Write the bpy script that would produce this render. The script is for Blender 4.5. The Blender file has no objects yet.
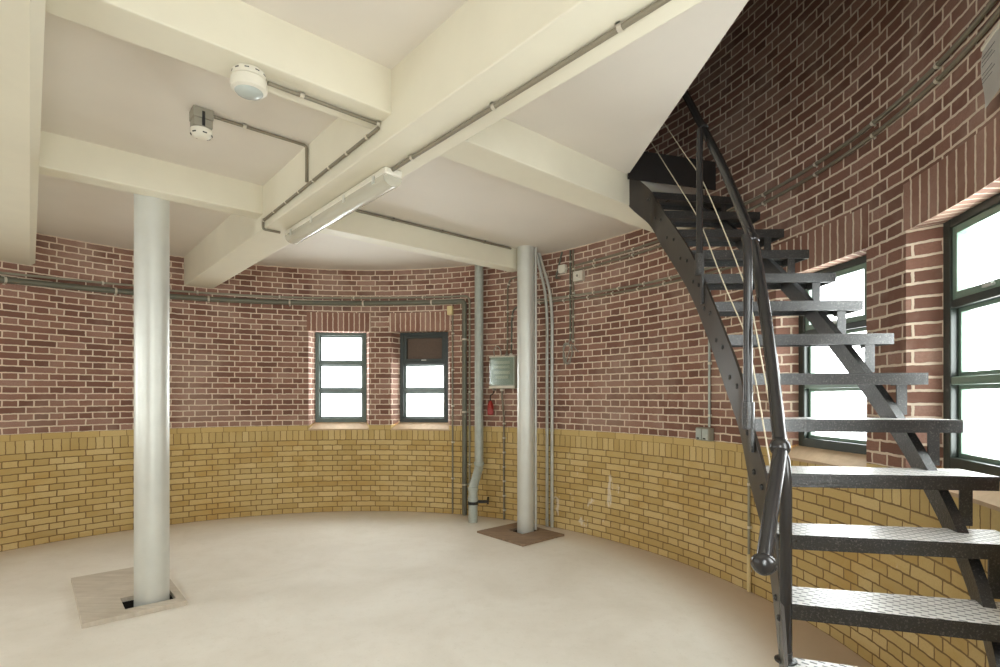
import bpy, bmesh, math, random
from math import sin, cos, pi, atan2, hypot, sqrt
from mathutils import Vector, Matrix
random.seed(7)
S = bpy.context.scene
COL = S.collection
V = Vector
# ------------------------------------------------------------------ survey
F, U0, VH, H = 535.0, 500.0, 396.0, 1.37          # focal length (px), principal column, horizon row, eye height
ZC = 2.870                                         # ceiling underside
CX, CY, R0 = -1.031*H, 2.315*H, 2.363*H            # tower centre and radius
HA = (0.067*H, -0.090*H, -0.033*H, -0.036*H)       # the tower is slightly out of round
E1 = V((-0.660, 0.7513, 0)); E2 = V((0.7513, 0.660, 0))   # directions of main and cross beams

def rad(t):
    return R0 + HA[0]*cos(2*t) + HA[1]*sin(2*t) + HA[2]*cos(3*t) + HA[3]*sin(3*t)
def wall(t, z, off=0.0):
    r = rad(t) - off
    return V((CX + r*cos(t), CY + r*sin(t), z))
def hit(u, v, off=0.0):
    """sight line -> (angle, height) on the tower wall"""
    a = (u - U0)/F
    lo, hi = max((a*CX + CY)/(a*a + 1), 0.1), 12.0
    for _ in range(60):
        m = (lo + hi)/2
        t = atan2(m - CY, a*m - CX)
        if hypot(a*m - CX, m - CY) > rad(t) - off: hi = m
        else: lo = m
    t = atan2(lo - CY, a*lo - CX)
    return t, H - (v - VH)/F*lo
def theta_u(u): return hit(u, VH)[0]
def at_z(u, v, z):
    Y = F*(H - z)/(v - VH)
    return V(((u - U0)/F*Y, Y, z))
def at_y(u, v, Y): return V(((u - U0)/F*Y, Y, H - (v - VH)/F*Y))
def ds(d, s, z=0.0): return E2*d + E1*s + V((0, 0, z))
# arc length along the wall
NA = 1440
ARC = [0.0]
for i in range(NA):
    a, b = wall(-pi + 2*pi*i/NA, 0), wall(-pi + 2*pi*(i+1)/NA, 0)
    ARC.append(ARC[-1] + (b - a).length)
def arc(t):
    x = (t + pi)/(2*pi)*NA
    i = int(math.floor(x)); k = 0
    while i < 0: i += NA; x += NA; k -= 1
    while i >= NA: i -= NA; x -= NA; k += 1
    return k*ARC[-1] + ARC[i] + (ARC[i+1] - ARC[i])*(x - i)
def theta_step(t, d):
    return t + d/rad(t)

# ------------------------------------------------------------------ materials
def srgb(r, g, b):
    f = lambda c: (c/255/12.92) if c/255 <= 0.04045 else ((c/255 + 0.055)/1.055)**2.4
    return (f(r), f(g), f(b), 1)
class NT:
    def __init__(s, name):
        s.m = bpy.data.materials.new(name); s.m.use_nodes = True
        s.t = s.m.node_tree; s.n = s.t.nodes; s.l = s.t.links
        s.b = s.n['Principled BSDF']
        s.out = s.n['Material Output']
    def node(s, typ, inputs=None, **kw):
        n = s.n.new(typ)
        for k, v in kw.items(): setattr(n, k, v)
        for k, v in (inputs or {}).items():
            if isinstance(v, bpy.types.NodeSocket): s.l.new(v, n.inputs[k])
            else: n.inputs[k].default_value = v
        return n
    def link(s, a, b): s.l.new(a, b)
    def noise(s, scale, detail=4, rough=0.55, vec=None, dist=0.0):
        i = {'Scale': scale, 'Detail': detail, 'Roughness': rough, 'Distortion': dist}
        if vec is not None: i['Vector'] = vec
        return s.node('ShaderNodeTexNoise', i).outputs[0]
    def ramp(s, fac, stops):
        n = s.node('ShaderNodeValToRGB', {'Fac': fac})
        e = n.color_ramp.elements
        while len(e) < len(stops): e.new(0.5)
        for q, (p, c) in zip(e, stops):
            q.position = p; q.color = c if len(c) == 4 else (*c, 1)
        return n.outputs[0]
    def mix(s, fac, a, b, blend='MIX'):
        n = s.node('ShaderNodeMix', data_type='RGBA', blend_type=blend)
        for k, v in ((0, fac), (6, a), (7, b)):
            if isinstance(v, bpy.types.NodeSocket): s.l.new(v, n.inputs[k])
            else: n.inputs[k].default_value = v
        return n.outputs[2]
    def bump(s, h, strength=0.5, dist=0.01):
        n = s.node('ShaderNodeBump', {'Height': h, 'Strength': strength, 'Distance': dist})
        s.l.new(n.outputs[0], s.b.inputs['Normal'])
    def set(s, **kw):
        for k, v in kw.items():
            k = k.replace('_', ' ')
            if isinstance(v, bpy.types.NodeSocket): s.l.new(v, s.b.inputs[k])
            else: s.b.inputs[k].default_value = v
W1 = (1, 1, 1, 1); K1 = (0, 0, 0, 1)

def paint(name, col, rough=0.5, metal=0.0, var=0.12, scale=6.0, bump=0.0, bscale=60, coord='Object'):
    m = NT(name)
    tc = m.node('ShaderNodeTexCoord').outputs[coord]
    n = m.noise(scale, 5, 0.6, tc)
    dark = tuple(c*(1 - var) for c in col[:3]) + (1,)
    lite = tuple(min(1, c*(1 + var)) for c in col[:3]) + (1,)
    m.set(Base_Color=m.ramp(n, [(0.3, dark), (0.7, lite)]), Roughness=rough, Metallic=metal)
    if bump: m.bump(m.noise(bscale, 3, 0.6, tc), bump, 0.004)
    return m.m

def brick(name, c1, c2, mortar, bw, rh, squash, msize=0.0105, offset=0.5, bloom=0.35, bloomcol=None, ochre=0.0, lime=0.0):
    m = NT(name)
    uv = m.node('ShaderNodeTexCoord').outputs['UV']
    # slightly uneven joints
    wob = m.node('ShaderNodeTexNoise', {'Vector': uv, 'Scale': 22.0, 'Detail': 3.0}).outputs['Color']
    sub = m.node('ShaderNodeVectorMath', {0: wob, 1: (0.5, 0.5, 0.5)}, operation='SUBTRACT').outputs[0]
    scl = m.node('ShaderNodeVectorMath', {0: sub, 'Scale': 0.012}, operation='SCALE').outputs[0]
    vec = m.node('ShaderNodeVectorMath', {0: uv, 1: scl}, operation='ADD').outputs[0]
    b = m.node('ShaderNodeTexBrick', {'Vector': vec, 'Color1': K1, 'Color2': W1, 'Mortar': K1, 'Scale': 1.0,
        'Mortar Size': msize/2, 'Mortar Smooth': 0.25, 'Bias': 0.0, 'Brick Width': bw, 'Row Height': rh},
        offset=offset, offset_frequency=2, squash=squash, squash_frequency=2)
    per = b.outputs['Color']; fac = b.outputs['Fac']
    col = m.ramp(per, [(0.0, c1[0]), (0.35, c1[1]), (0.65, c2[0]), (1.0, c2[1])])
    grain = m.noise(90, 4, 0.7, uv)
    col = m.mix(m.ramp(grain, [(0.35, (0, 0, 0)), (0.75, (0.55, 0.55, 0.55))]), col, c1[0], 'MIX')
    # lime bloom in big soft patches
    big = m.noise(1.3, 5, 0.62, uv, 0.6)
    bl = m.ramp(big, [(0.48, (0, 0, 0)), (0.72, (bloom, bloom, bloom))])
    col = m.mix(bl, col, bloomcol or mortar)
    if ochre:
        col = m.mix(m.ramp(m.noise(2.3, 4, 0.6, m.node('ShaderNodeMapping', {'Vector': uv, 'Location': (7, 3, 0), 'Scale': (0.7, 1.6, 1)}).outputs[0], 0.8), [(0.50, (0, 0, 0)), (0.70, (ochre, ochre, ochre))]), col, srgb(178, 134, 48))
    mo = m.mix(m.ramp(m.noise(14, 4, 0.6, uv), [(0.35, (0, 0, 0)), (0.7, (0.5, 0.5, 0.5))]), mortar, tuple(c*0.72 for c in mortar[:3]) + (1,))
    out = m.mix(fac, col, mo)
    if lime:   # salts that have run down the bricks here and there
        st = m.noise(1.0, 6, 0.68, m.node('ShaderNodeMapping', {'Vector': uv, 'Location': (2.2, 5, 0), 'Scale': (6.5, 2.6, 1)}).outputs[0], 0.5)
        wh = m.noise(0.55, 2, 0.5, m.node('ShaderNodeMapping', {'Vector': uv, 'Location': (1.0, 0, 0)}).outputs[0])
        k = m.node('ShaderNodeMath', {0: wh, 1: 0.55, 2: st}, operation='MULTIPLY_ADD').outputs[0]
        out = m.mix(m.ramp(k, [(0.96, (0, 0, 0)), (1.06, (lime, lime, lime))]), out, srgb(222, 214, 196))
    m.set(Base_Color=out, Roughness=0.85)
    h = m.node('ShaderNodeMath', {0: 1.0, 1: fac}, operation='SUBTRACT').outputs[0]
    h = m.node('ShaderNodeMath', {0: grain, 1: 0.25, 2: h}, operation='MULTIPLY_ADD').outputs[0]
    m.bump(h, 0.7, 0.006)
    return m.m
RC1 = (srgb(113, 79, 65), srgb(130, 92, 77)); RC2 = (srgb(144, 104, 88), srgb(164, 127, 112))
RMO = srgb(224, 206, 185)
YC1 = (srgb(184, 156, 97), srgb(194, 167, 108)); YC2 = (srgb(202, 176, 118), srgb(212, 189, 135))
YMO = srgb(132, 106, 66)
M = {}
M['red'] = brick('red_brick', RC1, RC2, RMO, 0.222, 0.0613, 0.5, 0.0132, bloom=0.6, bloomcol=srgb(180, 154, 138))
M['red_soldier'] = brick('red_brick_soldier', (RC1[1], RC2[0]), RC2, RMO, 0.0615, 0.24, 1.0, 0.0140, 0.0, bloom=0.6, bloomcol=srgb(176, 146, 128))
M['yellow'] = brick('yellow_brick', YC1, YC2, YMO, 0.222, 0.0607, 0.5, 0.0100, bloom=0.45, bloomcol=srgb(204, 186, 140), ochre=0.4, lime=0.7)
M['yellow_soldier'] = brick('yellow_brick_soldier', YC1, YC2, YMO, 0.0665, 0.12, 1.0, 0.0085, 0.0, bloom=0.5, bloomcol=srgb(200, 180, 130))
M['yellow_cap'] = brick('yellow_brick_cap', YC1, YC2, YMO, 0.222, 0.0615, 1.0, 0.006, bloom=0.5, bloomcol=srgb(204, 176, 110))

M['cream'] = paint('cream_beam_paint', srgb(216, 210, 190), 0.55, var=0.035, scale=2.5, bump=0.10, bscale=14)
M['ceil'] = paint('ceiling_paint', srgb(218, 211, 200), 0.6, var=0.03, scale=1.6, bump=0.08, bscale=9)
M['plaster'] = paint('sill_plaster', srgb(190, 164, 134), 0.7, var=0.10, scale=14, bump=0.3)
M['steel'] = paint('galvanised_steel', srgb(200, 201, 194), 0.40, 0.4, var=0.08, scale=14)
M['zinc'] = paint('zinc_pipe', srgb(176, 183, 176), 0.45, 0.2, var=0.10, scale=20)
M['colpaint'] = paint('column_silver_paint', srgb(206, 207, 200), 0.42, 0.4, var=0.05, scale=5, bump=0.05, bscale=40)
M['conduit'] = paint('grey_conduit', srgb(128, 120, 102), 0.45, 0.1, var=0.10, scale=8)
M['conduit_light'] = paint('pale_conduit', srgb(150, 146, 128), 0.45, 0.1, var=0.10, scale=8)
M['conduit_dark'] = paint('dark_conduit', srgb(104, 104, 90), 0.45, 0.1, var=0.12, scale=8)
M['clip'] = paint('clip_plastic', srgb(226, 220, 204), 0.5, var=0.05)
M['white'] = paint('white_plastic', srgb(214, 209, 194), 0.4, var=0.03)
M['boxgrey'] = paint('grey_box_plastic', srgb(142, 137, 122), 0.5, var=0.06)
M['cream_pl'] = paint('cream_plastic', srgb(214, 196, 146), 0.5, var=0.06)
M['redpl'] = paint('red_plastic', srgb(158, 40, 32), 0.45, var=0.08)
M['rubber'] = paint('black_rubber', srgb(30, 30, 30), 0.5, var=0.1)
M['cable'] = paint('grey_cable', srgb(150, 148, 136), 0.5, var=0.08)
M['paper'] = paint('paper', srgb(228, 226, 220), 0.8, var=0.02)
M['ink'] = paint('ink', srgb(90, 90, 92), 0.8, var=0.02)
M['wire'] = paint('cream_wire', srgb(214, 204, 178), 0.5, var=0.04)
M['frame'] = paint('green_frame_paint_lit', srgb(112, 134, 120), 0.35, var=0.10, scale=10)  # lit copy of the dark green frame paint, daylight put into the colour
M['frame_grey'] = paint('grey_green_paint', srgb(96, 110, 104), 0.35, var=0.08, scale=10)
M['frame_dark'] = paint('dark_green_paint', srgb(40, 48, 42), 0.35, var=0.10, scale=10)
M['ventpane'] = paint('reflected_brick_pane', srgb(92, 74, 60), 0.6, var=0.22, scale=60)  # brown of brick reflected in the tilted glass, put into the colour
M['pit'] = paint('pit_shade', srgb(38, 33, 28), 0.95, var=0.2)  # pit faces coloured dark for the shade down the hole
M['tube'] = paint('tube_white', srgb(244, 244, 238), 0.3, var=0.01)

def wood(name, c1, c2, rot):
    m = NT(name)
    tc = m.node('ShaderNodeTexCoord').outputs['Object']
    mp = m.node('ShaderNodeMapping', {'Vector': tc, 'Rotation': (0, 0, rot), 'Scale': (3, 34, 3)}).outputs[0]
    n = m.noise(1.0, 6, 0.6, mp, 0.3)
    n2 = m.noise(7.0, 5, 0.6, tc)
    c = m.ramp(n, [(0.3, c1), (0.7, c2)])
    c = m.mix(m.ramp(n2, [(0.4, (0, 0, 0)), (0.75, (0.4, 0.4, 0.4))]), c, tuple(x*0.75 for x in c1[:3]) + (1,))
    m.set(Base_Color=c, Roughness=0.75); m.bump(n, 0.25, 0.003)
    return m.m
M['ply_grey'] = wood('weathered_plywood', srgb(186, 174, 156), srgb(206, 196, 180), 0.72)
M['ply_brown'] = wood('brown_plywood', srgb(124, 100, 78), srgb(152, 128, 104), 0.72)

def floor_mat():
    m = NT('floor_screed')
    P = m.node('ShaderNodeTexCoord').outputs['Object']
    n1 = m.noise(1.1, 6, 0.6, P, 0.4); n2 = m.noise(9, 6, 0.7, P); n3 = m.noise(55, 3, 0.6, P)
    base = m.ramp(n1, [(0.3, srgb(218, 211, 197)), (0.5, srgb(228, 222, 210)), (0.75, srgb(237, 233, 223))])
    base = m.mix(m.ramp(n2, [(0.5, (0, 0, 0)), (0.8, (0.35, 0.35, 0.35))]), base, srgb(206, 198, 180))
    base = m.mix(m.ramp(n3, [(0.62, (0, 0, 0)), (0.72, (0.25, 0.25, 0.25))]), base, srgb(176, 168, 150))
    # brick dust swept up against the walls, thickest by the stair
    sp = m.node('ShaderNodeSeparateXYZ', {0: P})
    dx = m.node('ShaderNodeMath', {0: sp.outputs[0], 1: CX}, operation='SUBTRACT').outputs[0]
    dy = m.node('ShaderNodeMath', {0: sp.outputs[1], 1: CY}, operation='SUBTRACT').outputs[0]
    cv = m.node('ShaderNodeCombineXYZ', {0: dx, 1: dy, 2: 0.0}).outputs[0]
    ln = m.node('ShaderNodeVectorMath', {0: cv}, operation='LENGTH').outputs['Value']
    side = m.node('ShaderNodeMapRange', {'Value': dx, 'From Min': 0.4, 'From Max': 3.2, 'To Min': 0.0, 'To Max': 0.50}).outputs[0]
    ln2 = m.node('ShaderNodeMath', {0: ln, 1: side}, operation='ADD').outputs[0]
    wob = m.node('ShaderNodeMath', {0: n1, 1: 0.5, 2: ln2}, operation='MULTIPLY_ADD').outputs[0]
    d = m.node('ShaderNodeMapRange', {'Value': wob, 'From Min': 3.25, 'From Max': 3.80}).outputs[0]
    dust = m.ramp(d, [(0.0, (0, 0, 0)), (1.0, (0.72, 0.72, 0.72))])
    col = m.mix(dust, base, srgb(194, 168, 140))
    m.set(Base_Color=col, Roughness=0.62); m.bump(n2, 0.12, 0.004)
    return m.m
M['floor'] = floor_mat()

def black_paint():
    m = NT('black_gloss_paint')
    P = m.node('ShaderNodeTexCoord').outputs['Object']
    n = m.noise(160, 3, 0.7, P); g = m.noise(5, 4, 0.6, P)
    m.set(Base_Color=m.ramp(n, [(0.54, srgb(38, 37, 36)), (0.78, srgb(112, 109, 103))]),  # pale specks in the colour stand in for glints on the gloss
          Roughness=m.ramp(g, [(0.3, (0.27, 0.27, 0.27)), (0.7, (0.42, 0.42, 0.42))]))
    m.b.inputs['Specular IOR Level'].default_value = 0.7
    m.bump(m.noise(120, 3, 0.6, P), 0.35, 0.004)
    return m.m
M['black'] = black_paint()
M['rail'] = paint('black_rail_gloss', srgb(44, 42, 41), 0.22, var=0.12, scale=9, bump=0.08, bscale=50)
M['boxlight'] = paint('light_grey_plastic', srgb(178, 182, 172), 0.5, var=0.04)
M['stringer'] = paint('stringer_paint', srgb(62, 56, 50), 0.36, 0.25, var=0.15, scale=7, bump=0.06, bscale=50)

def chequer():
    """chequer plate with rows of small studs; window sheen put into its pale colour"""
    m = NT('chequer_plate_sheen')
    uv = m.node('ShaderNodeTexCoord').outputs['UV']
    mp = m.node('ShaderNodeMapping', {'Vector': uv, 'Rotation': (0, 0, 0.35)}).outputs[0]
    b = m.node('ShaderNodeTexBrick', {'Vector': mp, 'Color1': W1, 'Color2': W1, 'Mortar': K1, 'Scale': 1.0,
        'Mortar Size': 0.0085, 'Mortar Smooth': 0.5, 'Brick Width': 0.034, 'Row Height': 0.0215}, offset=0.5)
    mottle = m.noise(6, 5, 0.6, uv)
    stud = m.ramp(b.outputs['Fac'], [(0.0, (1, 1, 1)), (0.55, (0, 0, 0))])
    base = m.ramp(mottle, [(0.3, srgb(214, 212, 208)), (0.7, srgb(242, 241, 238))])  # pale base carries the windows' reflection off dark gloss paint
    col = m.mix(stud, base, srgb(96, 95, 94))
    m.set(Base_Color=col, Roughness=0.34, Metallic=0.0)
    m.bump(stud, 0.5, 0.004)
    return m.m
M['chequer'] = chequer()

def glass(name, tint=(0.97, 0.99, 0.98, 1), gl=0.03, rough=0.03):
    m = NT(name)
    tr = m.node('ShaderNodeBsdfTransparent', {'Color': tint}).outputs[0]
    go = m.node('ShaderNodeBsdfGlossy', {'Roughness': rough}).outputs[0]
    lw = m.node('ShaderNodeLayerWeight', {'Blend': 0.5}).outputs['Facing']
    p5 = m.node('ShaderNodeMath', {0: lw, 1: 5.0}, operation='POWER').outputs[0]
    f = m.node('ShaderNodeMath', {0: p5, 1: 0.8, 2: gl}, operation='MULTIPLY_ADD').outputs[0]
    mx = m.node('ShaderNodeMixShader', {0: f, 1: tr, 2: go}).outputs[0]
    m.link(mx, m.out.inputs[0]); return m.m
M['glass'] = glass('window_glass')
M['lid'] = glass('clear_plastic', (0.84, 0.88, 0.85, 1), 0.03, 0.12)
def prism():
    m = NT('prismatic_cover')
    tr = m.node('ShaderNodeBsdfTransparent', {'Color': (0.9, 0.9, 0.88, 1)}).outputs[0]
    d = m.node('ShaderNodeBsdfPrincipled', {'Base Color': srgb(214, 210, 194), 'Roughness': 0.18})
    mx = m.node('ShaderNodeMixShader', {0: 0.55, 1: tr, 2: d.outputs[0]}).outputs[0]
    m.link(mx, m.out.inputs[0]); return m.m
M['prism'] = prism()
M['lens'] = paint('sensor_lens', srgb(176, 182, 176), 0.25, var=0.03)

# ------------------------------------------------------------------ object helpers
def link(name, bm, mats, parent=None, smooth=False, recalc=True):
    if recalc: bmesh.ops.recalc_face_normals(bm, faces=bm.faces[:])
    me = bpy.data.meshes.new(name); bm.to_mesh(me); bm.free()
    for m in (mats if isinstance(mats, (list, tuple)) else [mats]): me.materials.append(m)
    if smooth: me.polygons.foreach_set('use_smooth', [True]*len(me.polygons))
    o = bpy.data.objects.new(name, me); COL.objects.link(o)
    if smooth:
        me.set_sharp_from_angle(angle=math.radians(40))
    if parent is not None:
        o.parent = parent
        o.matrix_parent_inverse = Matrix.Translation(-parent.location)
    return o
def tag(o, label, cat, group=None):
    o['label'] = label; o['category'] = cat
    if group: o['group'] = group
    return o
def thing(name, label, cat, loc, group=None):
    o = bpy.data.objects.new(name, None); o.location = loc; COL.objects.link(o)
    o.empty_display_size = 0.1
    return tag(o, label, cat, group)
def struct(o, label=None):
    o['kind'] = 'structure'
    if label: o['label'] = label
    return o
def basis(o, x, y, z):
    return Matrix(((x[0], y[0], z[0], o[0]), (x[1], y[1], z[1], o[1]), (x[2], y[2], z[2], o[2]), (0, 0, 0, 1)))
def box(bm, x0, x1, y0, y1, z0, z1, mat=None, mi=0, bev=0.0):
    r = bmesh.ops.create_cube(bm, size=1.0)
    vs = r['verts']
    for v in vs:
        v.co = V((x0 + (v.co.x + .5)*(x1 - x0), y0 + (v.co.y + .5)*(y1 - y0), z0 + (v.co.z + .5)*(z1 - z0)))
    fs = set(f for v in vs for f in v.link_faces)
    if bev:
        es = list(set(e for v in vs for e in v.link_edges))
        g = bmesh.ops.bevel(bm, geom=es, offset=bev, segments=2, profile=0.5, affect='EDGES')
        vs = list(set(v for f in g['faces'] for v in f.verts) | set(v for v in vs if v.is_valid))
        fs = set(f for v in vs for f in v.link_faces)
    for f in fs: f.material_index = mi
    if mat is not None:
        for v in vs: v.co = mat @ v.co
    return vs
def fillet(pts, r, n=6):
    out = [V(pts[0])]
    for i in range(1, len(pts) - 1):
        a, b, c = V(pts[i-1]), V(pts[i]), V(pts[i+1])
        d1, d2 = (a - b), (c - b)
        l = min(r, d1.length*.49, d2.length*.49)
        if d1.angle(d2, pi) > pi - 0.05: out.append(b); continue
        p, q = b + d1.normalized()*l, b + d2.normalized()*l
        for k in range(n + 1):
            t = k/n
            out.append(p*(1-t)**2 + b*2*t*(1-t) + q*t*t)
    out.append(V(pts[-1])); return out
def smooth_path(pts, n=8):
    """Catmull-Rom through the points"""
    P = [V(p) for p in pts]; P = [P[0]*2 - P[1]] + P + [P[-1]*2 - P[-2]]
    out = []
    for i in range(1, len(P) - 2):
        for k in range(n):
            t = k/n
            out.append(0.5*((2*P[i]) + (P[i+1]-P[i-1])*t + (2*P[i-1]-5*P[i]+4*P[i+1]-P[i+2])*t*t + (3*P[i]-P[i-1]-3*P[i+1]+P[i+2])*t**3))
    out.append(P[-2]); return out
def tube(bm, pts, r, n=12, radii=None, cap=True, mi=0):
    pts = [V(p) for p in pts]
    T = []
    for i in range(len(pts)):
        a = pts[max(i-1, 0)]; b = pts[min(i+1, len(pts)-1)]
        T.append((b - a).normalized())
    ref = V((0, 0, 1)) if abs(T[0].z) < 0.9 else V((1, 0, 0))
    N = T[0].cross(ref).normalized()
    rings = []
    for i, p in enumerate(pts):
        if i:
            N = N - T[i]*N.dot(T[i])
            N.normalize()
        B = T[i].cross(N)
        rr = radii[i] if radii else r
        rings.append([bm.verts.new(p + (N*cos(2*pi*k/n) + B*sin(2*pi*k/n))*rr) for k in range(n)])
    for a, b in zip(rings, rings[1:]):
        for k in range(n):
            bm.faces.new((a[k], a[(k+1) % n], b[(k+1) % n], b[k])).material_index = mi
    if cap:
        bm.faces.new(rings[0][::-1]).material_index = mi; bm.faces.new(rings[-1]).material_index = mi
def lathe(bm, c, prof, n=32, axis=V((0, 0, 1)), mi=0):
    """prof: list of (radius, height) along axis from c"""
    axis = axis.normalized()
    x = axis.cross(V((0, 1, 0)) if abs(axis.y) < .9 else V((1, 0, 0))).normalized(); y = axis.cross(x)
    tube_r = []
    for r, h in prof:
        tube_r.append([bm.verts.new(c + axis*h + (x*cos(2*pi*k/n) + y*sin(2*pi*k/n))*max(r, 1e-4)) for k in range(n)])
    for a, b in zip(tube_r, tube_r[1:]):
        for k in range(n): bm.faces.new((a[k], a[(k+1) % n], b[(k+1) % n], b[k])).material_index = mi
    bm.faces.new(tube_r[0][::-1]).material_index = mi; bm.faces.new(tube_r[-1]).material_index = mi
def ball(bm, c, r, mi=0, sc=(1, 1, 1)):
    q = bmesh.ops.create_uvsphere(bm, u_segments=20, v_segments=12, radius=r)
    for v in q['verts']: v.co = V((v.co.x*sc[0], v.co.y*sc[1], v.co.z*sc[2])) + c
    for v in q['verts']:
        for f in v.link_faces: f.material_index = mi
def along(pts, step, start=None):
    """points spaced along a polyline with their direction"""
    out = []; d = step/2 if start is None else start; acc = 0
    for a, b in zip(pts, pts[1:]):
        L = (b - a).length
        while acc + L >= d:
            out.append((a + (b - a)*((d - acc)/L), (b - a).normalized())); d += step
        acc += L
    return out
def wall_path(px, off):
    """sight points -> path lying on the curved wall"""
    pts = [hit(u, v, off) for u, v in px]
    out = []
    for (t0, z0), (t1, z1) in zip(pts, pts[1:]):
        n = max(1, int(abs(t1 - t0)*rad(t0)/0.04))
        for k in range(n):
            f = k/n; out.append(wall(t0 + (t1 - t0)*f, z0 + (z1 - z0)*f, off))
    out.append(wall(pts[-1][0], pts[-1][1], off)); return out
def level_path(t0, t1, z, off, z1=None):
    n = max(2, int(abs(t1 - t0)*rad(t0)/0.04))
    return [wall(t0 + (t1 - t0)*k/n, z + ((z if z1 is None else z1) - z)*k/n, off) for k in range(n + 1)]
def inward(p):
    t = atan2(p.y - CY, p.x - CX); return V((-cos(t), -sin(t), 0))

def conduit(pts, r, label, mat='conduit', clips=0.0, clipmat='clip', name='conduit_pipe', nrm=None, cat='conduit', group=None, cstart=None, cw=0.018, n=12):
    """a pipe run (mesh at top level) with its saddle clips as parts"""
    bm = bmesh.new(); tube(bm, pts, r, n)
    o = tag(link(name, bm, M[mat], smooth=True), label, cat, group)
    if clips:
        for p, d in along(pts, clips, cstart):
            N = nrm if nrm is not None else inward(p)
            N = (N - d*N.dot(d)).normalized(); B = d.cross(N)
            b = bmesh.new(); mt = basis(p, d, B, N)
            # saddle: half ring over the pipe with two feet
            rr = r + 0.0025
            prof = [(-rr - 0.008, -r + 0.0015), (-rr, -r + 0.0015)] + [(-rr*cos(pi*k/8), rr*sin(pi*k/8)) for k in range(9)] + [(rr, -r + 0.0015), (rr + 0.008, -r + 0.0015)]
            va = [b.verts.new(mt @ V((-cw/2, y, z))) for y, z in prof]; vb = [b.verts.new(mt @ V((cw/2, y, z))) for y, z in prof]
            for i in range(len(prof) - 1): b.faces.new((va[i], va[i+1], vb[i+1], vb[i]))
            bmesh.ops.solidify(b, geom=b.faces[:], thickness=-0.0018)
            link('clip', b, M[clipmat], o)
    return o

# ------------------------------------------------------------------ the round brick wall
ZS, ZY2, ZY, ZL, ZA = 0.85, 0.965, 1.026, 2.135, 2.355
ZT = 5.2
WIN_W = 0.74
def span_from_u(ua, ub):
    a, b = theta_u(ua), theta_u(ub); return (min(a, b), max(a, b))
w1 = span_from_u(308.5, 369); w2 = span_from_u(391, 449.5)
t3 = theta_u(866.5); w3 = (t3, theta_step(t3, 0.76))
t4 = theta_u(906); w4 = (theta_step(t4, -0.76), t4)
def span_at(deg, w): t = math.radians(deg); return (t - w/2/rad(t), t + w/2/rad(t))
w5 = span_at(184, 0.76); w6 = span_at(213, 0.76); w7 = span_at(240, 0.76); w8 = span_at(-41, 0.76)       # windows added behind the viewer to brighten the room
w5 = tuple(t - 2*pi for t in w5); w6 = tuple(t - 2*pi for t in w6); w7 = tuple(t - 2*pi for t in w7)
door = span_at(-66, 1.15)
WINS = [w1, w2, w3, w4, w5, w6, w7, w8]
TS = -pi; TE = pi
cuts = {TS, TE}
for a, b in WINS:
    cuts |= {a, b, theta_step(a, -0.02), theta_step(b, 0.02)}
cuts |= set(door)
cuts = sorted(cuts); ths = []
for a, b in zip(cuts, cuts[1:]):
    n = max(1, int(math.ceil((b - a)/math.radians(1.5))))
    ths += [a + (b - a)*k/n for k in range(n)]
ths.append(TE)
zs = [0, ZS, ZY2, ZY, ZL, ZA, ZT]
bm = bmesh.new(); uvl = bm.loops.layers.uv.new('UVMap')
WM = ['red', 'red_soldier', 'yellow', 'yellow_soldier', 'yellow_cap', 'plaster']
grid = [[bm.verts.new(wall(t, z)) for z in zs] for t in ths]
def inside(t, spans, pad=0.0):
    return any(a - pad < t < b + pad for a, b in spans)
for i in range(len(ths) - 1):
    tm = (ths[i] + ths[i+1])/2
    for j in range(len(zs) - 1):
        zm = (zs[j] + zs[j+1])/2
        if inside(tm, WINS) and ZY2 < zm < ZL: continue
        if inside(tm, [door]) and zm < ZA: continue
        f = bm.faces.new((grid[i][j], grid[i][j+1], grid[i+1][j+1], grid[i+1][j]))
        if zm < ZS: mi, zb = 2, 0.0
        elif zm < ZY2: mi, zb = 3, ZS
        elif zm < ZY: mi, zb = 4, ZY2
        elif ZL < zm < ZA and inside(tm, WINS, 0.025/rad(tm)): mi, zb = 1, ZL - 0.005
        else: mi, zb = 0, ZY
        f.material_index = mi
        for lp, (tt, zz) in zip(f.loops, ((ths[i], zs[j]), (ths[i], zs[j+1]), (ths[i+1], zs[j+1]), (ths[i+1], zs[j]))):
            lp[uvl].uv = (arc(tt) + 20.0, zz - zb + (0.0613*40 if mi == 0 else 0))
DEPTH = 0.17
def win_frame(span, zlo, zhi, depth=DEPTH, wf=0.29):
    tc = (span[0] + span[1])/2
    a, b = wall(span[0], 0), wall(span[1], 0)
    t = (b - a).normalized(); n = V((t.y, -t.x, 0))
    c = (a + b)/2
    if depth == DEPTH and span in (w3, w4): depth = 0.140
    if n.dot(c - V((CX, CY, 0))) < 0: n = -n
    return c + n*depth, t, n
def quad(vs, uvs, mi):
    f = bm.faces.new([bm.verts.new(v) for v in vs]); f.material_index = mi
    for lp, q in zip(f.loops, uvs): lp[uvl].uv = q
ZF0 = 1.068                       # window frame foot
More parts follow.
